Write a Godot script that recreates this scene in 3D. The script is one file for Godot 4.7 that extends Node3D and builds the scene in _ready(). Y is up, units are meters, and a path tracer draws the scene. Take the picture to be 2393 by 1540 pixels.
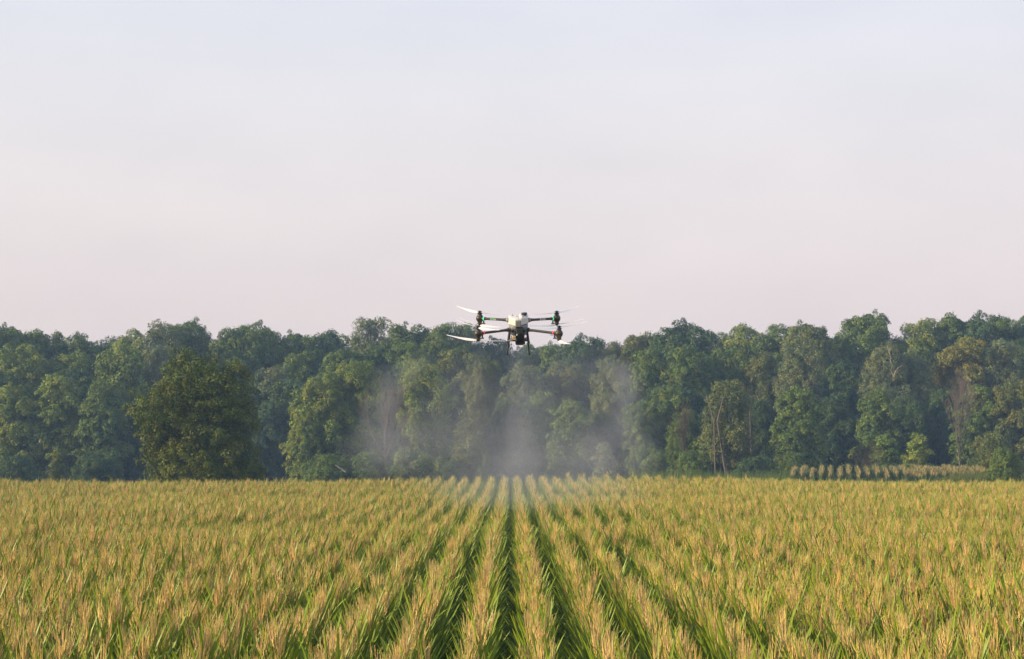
extends Node3D
# A spray drone over a tasselled corn field, with a forest edge behind. y is up, metres, the camera looks along -z.

const PW := 2393.0      # size at which the photograph was measured
const PH := 1540.0
const FOC := 4084.0     # focal length in those pixels
const EYE := Vector3(0, 4.46, 0)
const PITCH := 3.77

var cam: Camera3D
var rng := RandomNumberGenerator.new()
var taken := {}
var M := {}
var soft_noise := FastNoiseLite.new()
var clump_sets := {}
var crown_meshes := {}
var trunk_meshes := {}


# ---------------------------------------------------------------- shapes
class Buf:
	var v := PackedVector3Array()
	var n := PackedVector3Array()
	var c := PackedColorArray()

	func tri(a: Vector3, b: Vector3, d: Vector3, na: Vector3, nb: Vector3, nd: Vector3, ca: Color, cb: Color, cd: Color) -> void:
		v.append(a); n.append(na); c.append(ca)
		if (b - a).cross(d - a).dot(na + nb + nd) > 0.0:
			v.append(d); v.append(b); n.append(nd); n.append(nb); c.append(cd); c.append(cb)
		else:
			v.append(b); v.append(d); n.append(nb); n.append(nd); c.append(cb); c.append(cd)

	func quad(a: Vector3, b: Vector3, d: Vector3, e: Vector3, nn: Vector3, col := Color.WHITE) -> void:
		tri(a, b, d, nn, nn, nn, col, col, col)
		tri(a, d, e, nn, nn, nn, col, col, col)

	func face(a: Vector3, b: Vector3, d: Vector3, e: Vector3, inside: Vector3, col := Color.WHITE) -> void:
		var nn := (b - a).cross(e - a)
		if nn.length() < 1e-12:
			nn = (d - b).cross(e - b)
		nn = nn.normalized()
		if nn.dot((a + b + d + e) * 0.25 - inside) < 0.0:
			nn = -nn
		quad(a, b, d, e, nn, col)

	func tube(p0: Vector3, p1: Vector3, r0: float, r1: float, sides := 8, c0 := Color.WHITE, c1 := Color.WHITE, caps := false) -> void:
		var ax := (p1 - p0).normalized()
		var u := ax.cross(Vector3.RIGHT if absf(ax.x) < 0.8 else Vector3.UP).normalized()
		var w := ax.cross(u)
		for k in sides:
			var a0 := TAU * k / sides
			var a1 := TAU * (k + 1) / sides
			var d0 := u * cos(a0) + w * sin(a0)
			var d1 := u * cos(a1) + w * sin(a1)
			tri(p0 + d0 * r0, p0 + d1 * r0, p1 + d1 * r1, d0, d1, d1, c0, c0, c1)
			if r1 > 0.0:
				tri(p0 + d0 * r0, p1 + d1 * r1, p1 + d0 * r1, d0, d1, d0, c0, c1, c1)
			if caps:
				tri(p0, p0 + d0 * r0, p0 + d1 * r0, -ax, -ax, -ax, c0, c0, c0)
				if r1 > 0.0:
					tri(p1, p1 + d0 * r1, p1 + d1 * r1, ax, ax, ax, c1, c1, c1)

	# profile: points (radius, height) from below to above, turned round an axis
	func lathe(profile: Array, sides := 20, at := Transform3D(), col := Color.WHITE) -> void:
		for i in profile.size() - 1:
			var a: Vector2 = profile[i]
			var b: Vector2 = profile[i + 1]
			var sl := Vector2(b.y - a.y, -(b.x - a.x)).normalized()
			for k in sides:
				var t0 := TAU * k / sides
				var t1 := TAU * (k + 1) / sides
				var e0 := Vector3(cos(t0), 0, sin(t0))
				var e1 := Vector3(cos(t1), 0, sin(t1))
				var n0 := (at.basis * (e0 * sl.x + Vector3.UP * sl.y)).normalized()
				var n1 := (at.basis * (e1 * sl.x + Vector3.UP * sl.y)).normalized()
				var p00 := at * (e0 * a.x + Vector3.UP * a.y)
				var p01 := at * (e1 * a.x + Vector3.UP * a.y)
				var p10 := at * (e0 * b.x + Vector3.UP * b.y)
				var p11 := at * (e1 * b.x + Vector3.UP * b.y)
				if a.x > 0.0:
					tri(p00, p01, p11, n0, n1, n1, col, col, col)
				if b.x > 0.0:
					tri(p00, p11, p10, n0, n1, n0, col, col, col)

	# a plan polygon (x, z) between two heights, with chamfered upper and lower edges; convex plans
	func prism(plan: Array, y0: float, y1: float, ch := 0.012, top_scale := 1.0, col := Color.WHITE, at := Transform3D()) -> void:
		var mid := Vector2.ZERO
		for p in plan:
			mid += p / plan.size()
		var rings := []
		for r in [[y0, 0], [y0 + ch, 1], [y1 - ch, 1], [y1, 0]]:
			var ring := []
			var t: float = (r[0] - y0) / (y1 - y0)
			for p in plan:
				var q: Vector2 = mid + (p - mid) * lerpf(1.0, top_scale, t)
				if r[1] == 0:
					q -= (q - mid).normalized() * ch
				ring.append(at * Vector3(q.x, r[0], q.y))
			rings.append(ring)
		var heart := at * Vector3(mid.x, (y0 + y1) / 2, mid.y)
		var count := plan.size()
		for i in 3:
			for k in count:
				face(rings[i][k], rings[i][(k + 1) % count], rings[i + 1][(k + 1) % count], rings[i + 1][k], heart, col)
		for k in range(1, count - 1):
			for e in [0, 3]:
				var nn: Vector3 = (at.basis * (Vector3.UP if e else Vector3.DOWN)).normalized()
				tri(rings[e][0], rings[e][k], rings[e][k + 1], nn, nn, nn, col, col, col)

	func box(mid: Vector3, size: Vector3, ch := 0.008, turn := Basis()) -> void:
		var h := size / 2
		var b := ch
		prism([Vector2(-h.x + b, -h.z), Vector2(h.x - b, -h.z), Vector2(h.x, -h.z + b), Vector2(h.x, h.z - b), Vector2(h.x - b, h.z), Vector2(-h.x + b, h.z), Vector2(-h.x, h.z - b), Vector2(-h.x, -h.z + b)], -h.y, h.y, ch, 1.0, Color.WHITE, Transform3D(turn, mid))

	func add_to(m: ArrayMesh, material: Material) -> void:
		var a := []
		a.resize(Mesh.ARRAY_MAX)
		a[Mesh.ARRAY_VERTEX] = v
		a[Mesh.ARRAY_NORMAL] = n
		a[Mesh.ARRAY_COLOR] = c
		m.add_surface_from_arrays(Mesh.PRIMITIVE_TRIANGLES, a)
		m.surface_set_material(m.get_surface_count() - 1, material)

	func mesh(material: Material) -> ArrayMesh:
		var m := ArrayMesh.new()
		add_to(m, material)
		return m


# ---------------------------------------------------------------- objects, names, labels
func numbered(called: String) -> String:
	var k: int = taken.get(called, 0)
	taken[called] = k + 1
	return called if k == 0 else "%s_%03d" % [called, k]


func thing(called: String, label: String, category: String, where := Vector3.ZERO, group := "") -> Node3D:
	var o := Node3D.new()
	o.name = numbered(called)
	add_child(o)
	o.position = where
	tag(o, label, category, group)
	return o


func tag(o: Node, label: String, category := "", group := "", kind := "") -> void:
	if label: o.set_meta("label", label)
	if category: o.set_meta("category", category)
	if group: o.set_meta("group", group)
	if kind: o.set_meta("kind", kind)


func part(called: String, mesh: Mesh, parent: Node, material: Material = null) -> MeshInstance3D:
	var o := MeshInstance3D.new()
	o.name = called
	o.mesh = mesh
	if material: o.material_override = material
	parent.add_child(o, true)
	return o


func lin(r: float, g: float, b: float, a := 1.0) -> Color:
	return Color(r, g, b, a).linear_to_srgb() if a == 1.0 else Color(Color(r, g, b).linear_to_srgb(), a)


func mat(called: String, color: Color, rough := 0.7, metal := 0.0, tinted := false) -> StandardMaterial3D:
	var m := StandardMaterial3D.new()
	m.resource_name = called
	m.albedo_color = color
	m.roughness = rough
	m.metallic = metal
	m.vertex_color_use_as_albedo = tinted
	M[called] = m
	return m


func leaf_mat(called: String, color: Color, through: Color, rough := 0.6) -> StandardMaterial3D:
	var m := mat(called, color, rough, 0.0, true)
	m.backlight_enabled = true
	m.backlight = through
	m.metallic_specular = 0.35
	return m


# where a point of the photograph lies at a depth along -z
func at(px: float, py: float, depth: float) -> Vector3:
	var d := cam.basis * Vector3((px - PW / 2) / FOC, -(py - PH / 2) / FOC, -1.0)
	return EYE + d * (depth / -d.z)


func ground_y(x: float, z: float) -> float:
	var d := -z
	var y := -0.26 * exp(-pow((d - 51.0 - x * 0.1) / 4.5, 2.0)) - 0.24 * exp(-pow((d - 79.0) / 6.0, 2.0)) + 0.1 * exp(-pow((d - 42.0) / 5.0, 2.0))
	y *= exp(-pow(x / 26.0, 4.0)) * 0.8 + 0.2
	y += 0.10 * soft_noise.get_noise_2d(x * 1.6, z * 1.6)
	y += 0.12 * exp(-pow((x - 6.0) / 9.0, 2.0)) * exp(-pow((d - 106.0) / 7.0, 2.0))
	return y * smoothstep(170.0, 130.0, absf(d)) * smoothstep(120.0, 60.0, absf(x))


func far_edge(x: float) -> float:
	return 100.0 + 6.0 * exp(-pow((x - 4.0) / 14.0, 2.0)) + (2.0 if x > 12.0 else 0.0) + 1.5 * soft_noise.get_noise_1d(x * 3.0)


# ---------------------------------------------------------------- sky, light, ground
func sky_color(e: float, az: float, dir: Vector3) -> Color:
	var stops := [[-90.0, 0.30, 0.28, 0.24], [-2.0, 0.62, 0.55, 0.52], [0.0, 0.80, 0.700, 0.682], [4.0, 0.825, 0.724, 0.715], [7.0, 0.836, 0.768, 0.768], [10.0, 0.816, 0.788, 0.812], [13.0, 0.790, 0.795, 0.856], [17.0, 0.73, 0.765, 0.87], [30.0, 0.54, 0.625, 0.79], [60.0, 0.36, 0.46, 0.68], [90.0, 0.29, 0.39, 0.62]]
	var c := Color(0, 0, 0)
	for i in stops.size() - 1:
		if e >= stops[i][0]:
			var t := clampf((e - stops[i][0]) / (stops[i + 1][0] - stops[i][0]), 0, 1)
			var p: Array = stops[i]
			var q: Array = stops[i + 1]
			c = Color(lerpf(p[1], q[1], t), lerpf(p[2], q[2], t), lerpf(p[3], q[3], t))
	# thin, wide veils of cloud
	var low := exp(-pow(maxf(e - 8.0, 0.0) / 26.0, 2.0))
	var veil := soft_noise.get_noise_3d(dir.x * 260.0, e * 14.0 + az * 0.6, dir.z * 260.0) + 0.5 * soft_noise.get_noise_3d(dir.x * 700.0, e * 42.0, dir.z * 700.0 + 90.0)
	var k := 1.0 + 0.040 * veil * low
	c = Color(c.r * k * (1.0 + 0.008 * veil), c.g * k, c.b * k * (1.0 - 0.010 * veil))
	# warmer towards the sun on the left, lilac away from it
	var s := clampf(az / 60.0, -1.0, 1.0) * exp(-pow(e / 30.0, 2.0))
	return Color(c.r * (1.0 + 0.004 * s), c.g * (1.0 + 0.004 * s), c.b * (1.0 + 0.035 * s))


func make_sky() -> Sky:
	var w := 1024
	var h := 512
	var im := Image.create(w, h, false, Image.FORMAT_RGBF)
	for y in h:
		var e := 90.0 - (y + 0.5) / h * 180.0
		for x in w:
			var t := wrapf((x + 0.5) / w * TAU, -PI, PI)   # the panorama starts at -z
			var dir := Vector3(sin(t) * cos(deg_to_rad(e)), sin(deg_to_rad(e)), -cos(t) * cos(deg_to_rad(e)))
			im.set_pixel(x, y, sky_color(e, rad_to_deg(t), dir))
	var m := PanoramaSkyMaterial.new()
	m.panorama = ImageTexture.create_from_image(im)
	var s := Sky.new()
	s.sky_material = m
	return s


func set_stage() -> void:
	cam = Camera3D.new()
	cam.name = "camera"
	cam.fov = rad_to_deg(2.0 * atan(PH / 2.0 / FOC))
	cam.position = EYE
	cam.rotation_degrees = Vector3(PITCH, 0, 0)
	cam.near = 0.1
	cam.far = 6000.0
	add_child(cam)
	cam.current = true
	var env := Environment.new()
	env.background_mode = Environment.BG_SKY
	env.sky = make_sky()
	env.background_energy_multiplier = 0.825
	env.tonemap_mode = Environment.TONE_MAPPER_LINEAR
	env.tonemap_exposure = 1.25
	env.sdfgi_enabled = true
	env.ssao_enabled = true
	env.ssil_enabled = true
	env.fog_enabled = true
	env.fog_density = 0.00062
	env.fog_light_color = lin(0.40, 0.62, 1.0)
	env.volumetric_fog_enabled = true
	env.volumetric_fog_density = 0.0
	var we := WorldEnvironment.new()
	we.name = "environment"
	we.environment = env
	add_child(we)
	var sun := DirectionalLight3D.new()
	sun.name = "sun"
	sun.light_energy = 1.6
	sun.light_color = lin(1.0, 0.78, 0.48)
	sun.light_angular_distance = 0.5
	sun.shadow_enabled = true
	sun.directional_shadow_max_distance = 400.0
	var el := deg_to_rad(21.0)
	var az := deg_to_rad(75.0)   # from straight behind the camera round to its left
	add_child(sun)
	sun.look_at_from_position(Vector3(-cos(el) * sin(az), sin(el), cos(el) * cos(az)) * 100.0, Vector3.ZERO)


func make_materials() -> void:
	# foliage tints: vertex colours vary round 0.75 of these
	var thru := Color(0.28, 0.36, 0.10)
	leaf_mat("leaf_mid", lin(0.168, 0.248, 0.05), thru)
	leaf_mat("leaf_bright", lin(0.265, 0.335, 0.056), thru)
	leaf_mat("leaf_grey", lin(0.225, 0.27, 0.125), thru)
	leaf_mat("leaf_olive", lin(0.185, 0.22, 0.062), thru)
	leaf_mat("leaf_deep", lin(0.088, 0.155, 0.048), thru)
	leaf_mat("leaf_gold", lin(0.3, 0.28, 0.052), thru)
	leaf_mat("leaf_brown", lin(0.105, 0.082, 0.055), thru)
	leaf_mat("leaf_needle", lin(0.080, 0.140, 0.055), thru)
	leaf_mat("leaf_lone", lin(0.145, 0.190, 0.026), thru)
	mat("bark", lin(0.085, 0.070, 0.055), 0.9, 0.0, true)
	mat("pale_bark", lin(0.30, 0.26, 0.22), 0.85, 0.0, true)
	mat("dead_wood", lin(0.17, 0.135, 0.112), 0.9, 0.0, true)
	var cl := leaf_mat("corn_leaf", lin(0.25, 0.345, 0.034), Color(0.36, 0.42, 0.07), 0.42)
	cl.metallic_specular = 0.36
	leaf_mat("corn_tassel", lin(0.97, 0.68, 0.365), Color(0.4, 0.3, 0.12), 0.8)
	leaf_mat("far_corn_leaf", lin(0.15, 0.22, 0.10), Color(0.4, 0.5, 0.15), 0.5)
	mat("corn_stalk", lin(0.16, 0.22, 0.05), 0.6, 0.0, true)
	leaf_mat("weed_leaf", lin(0.15, 0.18, 0.05), Color(0.45, 0.55, 0.15))
	var soil := mat("soil", Color.WHITE, 0.95)
	var nt := NoiseTexture2D.new()
	var nz := FastNoiseLite.new()
	nz.seed = 5
	nz.frequency = 0.02
	nz.fractal_octaves = 5
	nt.noise = nz
	nt.seamless = true
	nt.width = 512
	nt.height = 512
	var ramp := Gradient.new()
	ramp.set_color(0, lin(0.045, 0.032, 0.020))
	ramp.set_color(1, lin(0.12, 0.092, 0.058))
	nt.color_ramp = ramp
	soil.albedo_texture = nt
	soil.uv1_triplanar = true
	soil.uv1_world_triplanar = true
	soil.uv1_scale = Vector3(0.4, 0.4, 0.4)


func make_ground() -> void:
	var xs := [-2500.0, -900.0, -300.0, -160.0, -120.0]
	for i in range(-30, 31): xs.append(i * 2.5)
	xs.append_array([120.0, 160.0, 300.0, 900.0, 2500.0])
	var zs := [300.0, 60.0, 10.0]
	for i in range(0, 115): zs.append(-5.0 - i * 1.25)
	zs.append_array([-175.0, -220.0, -300.0, -500.0, -1200.0, -3500.0])
	var v := PackedVector3Array()
	var n := PackedVector3Array()
	var ix := PackedInt32Array()
	for z in zs:
		for x in xs:
			v.append(Vector3(x, ground_y(x, z), z))
			n.append(Vector3(ground_y(x - 0.5, z) - ground_y(x + 0.5, z), 1.0, ground_y(x, z - 0.5) - ground_y(x, z + 0.5)).normalized())
	var w := xs.size()
	for j in zs.size() - 1:
		for i in w - 1:
			var a := j * w + i
			ix.append_array([a, a + w, a + 1, a + 1, a + w, a + w + 1])
			# zs run away from the camera, so this order is clockwise from above when flipped
	for t in range(0, ix.size(), 3):
		var a0 := v[ix[t]]
		if (v[ix[t + 1]] - a0).cross(v[ix[t + 2]] - a0).y > 0.0:
			var s := ix[t + 1]
			ix[t + 1] = ix[t + 2]
			ix[t + 2] = s
	var arr := []
	arr.resize(Mesh.ARRAY_MAX)
	arr[Mesh.ARRAY_VERTEX] = v
	arr[Mesh.ARRAY_NORMAL] = n
	arr[Mesh.ARRAY_INDEX] = ix
	var m := ArrayMesh.new()
	m.add_surface_from_arrays(Mesh.PRIMITIVE_TRIANGLES, arr)
	var g := part("ground", m, self, M.soil)
	tag(g, "brown soil under the corn and out to the woods", "", "", "structure")


# ---------------------------------------------------------------- foliage
# a tuft of leaves about one metre in radius: positions, normals and four tints of it
func make_clump(r: RandomNumberGenerator, leaves: int, size: float, flat: float, stray: float) -> Dictionary:
	var v := PackedVector3Array()
	var n := PackedVector3Array()
	var shade := PackedFloat32Array()
	for i in leaves:
		var d := Vector3(r.randfn(), r.randfn(), r.randfn()).normalized()
		if d.y < -0.2 and r.randf() < 0.65: d.y = -d.y
		var out := 0.5 + 0.55 * sqrt(r.randf())
		if r.randf() < stray: out *= 1.25 + 0.25 * r.randf()
		var p := d * out * Vector3(1, flat, 1)
		var ln := (d * 0.75 + Vector3(0, 0.45, 0) + Vector3(r.randfn(), r.randfn(), r.randfn()) * 0.42).normalized()
		var u := ln.cross(Vector3(r.randfn(), r.randfn(), r.randfn())).normalized()
		var w := ln.cross(u)
		var s := size * (0.6 + 0.8 * r.randf())
		var a := p - u * s
		var b := p + w * s * 0.55 - u * s * 0.1
		var c := p + u * s
		var e := p - w * s * 0.55 - u * s * 0.1
		if (b - a).cross(c - a).dot(ln) > 0.0:
			var t := b
			b = e
			e = t
		v.append_array([a, b, c, a, c, e])
		var sn := (ln * 0.9 + d * 0.2).normalized()
		for k in 6: n.append(sn)
		var sh := 0.75 + 0.17 * r.randfn()
		for k in 6: shade.append(sh)
	var tints := []
	for k in 4:
		var base: Color = [Color(0.88, 0.95, 0.9), Color(1.12, 1.1, 0.85), Color(0.66, 0.74, 0.8), Color(1.12, 0.98, 0.75)][k]
		var cs := PackedColorArray()
		for s in shade: cs.append(Color(clampf(base.r * s, 0.2, 1), clampf(base.g * s, 0.2, 1), clampf(base.b * s, 0.2, 1)))
		tints.append(cs)
	return {"v": v, "n": n, "tints": tints}


func clumps(called: String) -> Array:
	if not clump_sets.has(called):
		var r := RandomNumberGenerator.new()
		r.seed = hash(called)
		var how: Array = {"broad": [135, 0.165, 0.66, 0.16], "fine": [140, 0.145, 0.8, 0.18], "spray": [120, 0.17, 0.46, 0.20], "airy": [60, 0.18, 0.75, 0.24], "needle": [120, 0.14, 0.55, 0.22], "lone": [160, 0.135, 0.7, 0.2]}[called]
		var set := []
		for k in 6: set.append(make_clump(r, how[0], how[1], how[2], how[3]))
		clump_sets[called] = set
	return clump_sets[called]


# lobes: [middle, radii]; each is covered with tufts
func crown_from(lobes: Array, kind: String, tuft: float, dense: float, sd: int, axis := Vector3.ZERO) -> ArrayMesh:
	var r := RandomNumberGenerator.new()
	r.seed = sd
	var set := clumps(kind)
	var b := Buf.new()
	for l in lobes:
		var mid: Vector3 = l[0]
		var rad: Vector3 = l[1]
		var side := (rad.x + rad.y + rad.z) / 3.0
		var lobe_tint := r.randi() % 4
		var count := int(maxf(3.0, dense * 4.0 * PI * side * side / (tuft * tuft * 2.2)))
		for i in count:
			var y := 1.0 - 2.0 * (i + 0.5) / count
			var t := 2.39996 * i + r.randf() * 1.2
			var q := sqrt(1.0 - y * y)
			var d := (Vector3(cos(t) * q, y, sin(t) * q) + Vector3(r.randfn(), r.randfn(), r.randfn()) * 0.16).normalized()
			var away := Vector3(mid.x - axis.x, 0, mid.z - axis.z)
			if away.length() > 0.5 and d.dot(away.normalized()) < -0.45 and r.randf() < 0.8: continue
			if d.y < -0.55 and r.randf() < 0.6: continue
			var p := mid + d * rad * (0.66 + 0.54 * r.randf())
			var s := tuft * (0.62 + 0.75 * r.randf())
			var tall := 1.0
			if r.randf() < (0.34 if kind == "lone" else 0.24) and d.y > -0.2:   # a sprig that stands clear of the lobe
				p = mid + d * rad * (1.12 + (0.48 if kind == "lone" else 0.32) * r.randf())
				s *= 0.5
				tall = 1.2 + 0.7 * r.randf()
			var turn := Basis(Vector3.UP, r.randf() * TAU)
			var tilt := Vector3.UP.cross(d)
			if tilt.length() > 0.05: turn = Basis(tilt.normalized(), 0.38 * Vector3.UP.angle_to(d)) * turn
			var c: Dictionary = set[r.randi() % set.size()]
			var tr := Transform3D(turn * Basis.from_scale(Vector3(s, s * tall, s)), p)
			b.v.append_array(tr * c.v)
			b.n.append_array(Transform3D(turn, Vector3.ZERO) * c.n)
			b.c.append_array(c.tints[lobe_tint if r.randf() < 0.65 else r.randi() % 4])
	return b.mesh(null)


# kind -> [height, lowest foliage, outline as (share of height, radius), lobe size, tuft set, tuft radius, density]
const SHAPES := {
	"broad": [20.0, 4.0, [[0.0, 2.4], [0.3, 3.6], [0.6, 4.4], [0.82, 3.9], [0.94, 2.6], [1.0, 1.2]], 0.42, "broad", 0.78, 1.0],
	"broad_b": [20.0, 3.0, [[0.0, 2.6], [0.35, 3.8], [0.65, 4.2], [0.85, 3.7], [0.95, 2.4], [1.0, 1.4]], 0.36, "broad", 0.70, 1.0],
	"tall": [20.0, 4.0, [[0.0, 2.0], [0.4, 3.0], [0.7, 3.3], [0.88, 2.5], [1.0, 0.8]], 0.46, "broad", 0.72, 1.0],
	"tall_b": [20.0, 3.0, [[0.0, 2.2], [0.4, 3.1], [0.7, 3.4], [0.86, 2.9], [1.0, 1.0]], 0.42, "fine", 0.66, 1.0],
	"airy": [20.0, 7.0, [[0.0, 1.6], [0.4, 3.0], [0.75, 3.4], [1.0, 1.6]], 0.38, "airy", 0.66, 0.8],
	"poplar": [17.0, 3.0, [[0.0, 2.2], [0.3, 3.3], [0.6, 3.4], [0.85, 2.3], [1.0, 0.8]], 0.40, "fine", 0.55, 1.0],
	"edge": [13.0, 0.3, [[0.0, 3.2], [0.25, 4.0], [0.6, 3.7], [0.85, 2.5], [1.0, 1.0]], 0.36, "broad", 0.62, 1.0],
	"edge_b": [13.0, 0.3, [[0.0, 3.0], [0.2, 3.8], [0.55, 3.9], [0.82, 2.9], [1.0, 1.1]], 0.33, "fine", 0.56, 1.0],
	"layered": [13.0, 0.5, [[0.0, 3.0], [0.2, 4.0], [0.5, 3.9], [0.8, 2.7], [1.0, 0.9]], 0.34, "spray", 0.66, 0.9],
	"wispy": [10.0, 0.8, [[0.0, 1.2], [0.3, 2.2], [0.6, 1.9], [1.0, 0.4]], 0.36, "airy", 0.5, 1.0],
	"spindly": [11.0, 3.4, [[0.0, 2.6], [0.3, 3.2], [0.6, 3.0], [1.0, 1.2]], 0.34, "airy", 0.5, 1.15],
	"conifer": [4.0, 0.1, [[0.0, 1.25], [0.25, 1.1], [0.6, 0.65], [1.0, 0.1]], 0.50, "needle", 0.26, 1.3],
	"bush": [4.0, 0.0, [[0.0, 2.1], [0.35, 2.4], [0.7, 1.8], [1.0, 0.7]], 0.36, "fine", 0.42, 1.1],
	"sapling": [5.0, 0.2, [[0.0, 0.9], [0.4, 1.3], [0.7, 0.9], [1.0, 0.2]], 0.45, "spray", 0.42, 0.9],
}


func outline(pts: Array, t: float) -> float:
	for i in pts.size() - 1:
		if t <= pts[i + 1][0]:
			return lerpf(pts[i][1], pts[i + 1][1], (t - pts[i][0]) / (pts[i + 1][0] - pts[i][0]))
	return pts[-1][1]


func lobes_of(called: String, sd: int) -> Array:
	var s: Array = SHAPES[called]
	var r := RandomNumberGenerator.new()
	r.seed = sd
	var h: float = s[0]
	var low: float = s[1]
	var most := 0.0
	for p in s[2]: most = maxf(most, p[1])
	var out := []
	var y := low
	while y < h - 0.05 * h:
		var t := (y - low) / (h - low)
		var rr := outline(s[2], t)
		var lr: float = maxf(rr * s[3], most * 0.24) * (0.8 + 0.4 * r.randf())
		var ring := maxf(rr - lr * 0.8, 0.0)
		var count := maxi(1, int(round(TAU * ring / (lr * 1.75))))
		var a0 := r.randf() * TAU
		for k in count:
			var a := a0 + TAU * k / count + r.randfn() * 0.25
			var out_r := ring * (0.70 + 0.55 * r.randf())
			var l := lr * (0.62 + 0.65 * r.randf())
			out.append([Vector3(cos(a) * out_r, minf(y + r.randfn() * lr * 0.5 + lr * 0.4, h - l * 0.6), sin(a) * out_r), Vector3(l, l * (0.62 + 0.2 * r.randf()), l)])
		if rr > most * 0.6: out.append([Vector3(0, y, 0), Vector3.ONE * rr * 0.42])
		y += lr * 1.2
	out.append([Vector3(r.randfn() * 0.3, h - most * 0.22, r.randfn() * 0.3), Vector3.ONE * most * 0.24])
	return out


func limb(b: Buf, p: Vector3, q: Vector3, r0: float, r1: float, sag: float, r: RandomNumberGenerator, sides := 5) -> void:
	var last := p
	var mid := (p + q) / 2 + Vector3(r.randfn(), r.randfn(), r.randfn()) * sag
	for k in range(1, 4):
		var t := k / 3.0
		var x := p * (1 - t) * (1 - t) + mid * 2 * t * (1 - t) + q * t * t
		b.tube(last, x, lerpf(r0, r1, (k - 1) / 3.0), lerpf(r0, r1, t), sides)
		last = x


func trunk_of(called: String, lobes: Array, sd: int) -> ArrayMesh:
	var s: Array = SHAPES[called]
	var r := RandomNumberGenerator.new()
	r.seed = sd
	var b := Buf.new()
	var h: float = s[0]
	var top := Vector3(r.randfn() * 0.25, h * 0.86, r.randfn() * 0.25)
	var mid := Vector3(r.randfn() * 0.2, h * 0.4, r.randfn() * 0.2)
	b.tube(Vector3(0, -0.2, 0), mid, h * 0.017 + 0.02, h * 0.012, 9)
	b.tube(mid, top, h * 0.012, h * 0.003, 7)
	for l in lobes:
		var q: Vector3 = l[0]
		if Vector2(q.x, q.z).length() < 0.6 or r.randf() < 0.25: continue
		var y0 := clampf(q.y - Vector2(q.x, q.z).length() * (0.5 + 0.5 * r.randf()), h * 0.12, h * 0.8)
		var p := mid.lerp(top, clampf((y0 - mid.y) / (top.y - mid.y), 0, 1)) if y0 > mid.y else Vector3.ZERO.lerp(mid, y0 / mid.y)
		limb(b, p, q, h * 0.005, h * 0.0016, 0.25, r)
	return b.mesh(M.bark)


func crown_of(called: String, sd: int) -> ArrayMesh:
	var key := "%s%d" % [called, sd]
	if not crown_meshes.has(key):
		var lobes := lobes_of(called, hash(key))
		var s: Array = SHAPES[called]
		crown_meshes[key] = crown_from(lobes, s[4], s[5], s[6], hash(key) + 1)
		trunk_meshes[key] = trunk_of(called, lobes, hash(key) + 2)
	return crown_meshes[key]


# bare, forking wood
func fork(b: Buf, p: Vector3, d: Vector3, length: float, r0: float, left: int, r: RandomNumberGenerator, spread: float) -> void:
	var q := p + d * length
	b.tube(p, q, r0, r0 * 0.7, 6 if left > 2 else 4)
	if left == 0: return
	var count := 2 + (1 if r.randf() < 0.45 else 0)
	for k in count:
		var nd := (d + Vector3(r.randfn(), r.randfn() * 0.4 + 0.12, r.randfn()) * spread).normalized()
		fork(b, q - d * length * 0.12 * k, nd, length * (0.68 + 0.24 * r.randf()), r0 * (0.62 if k else 0.7), left - 1, r, spread)


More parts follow.
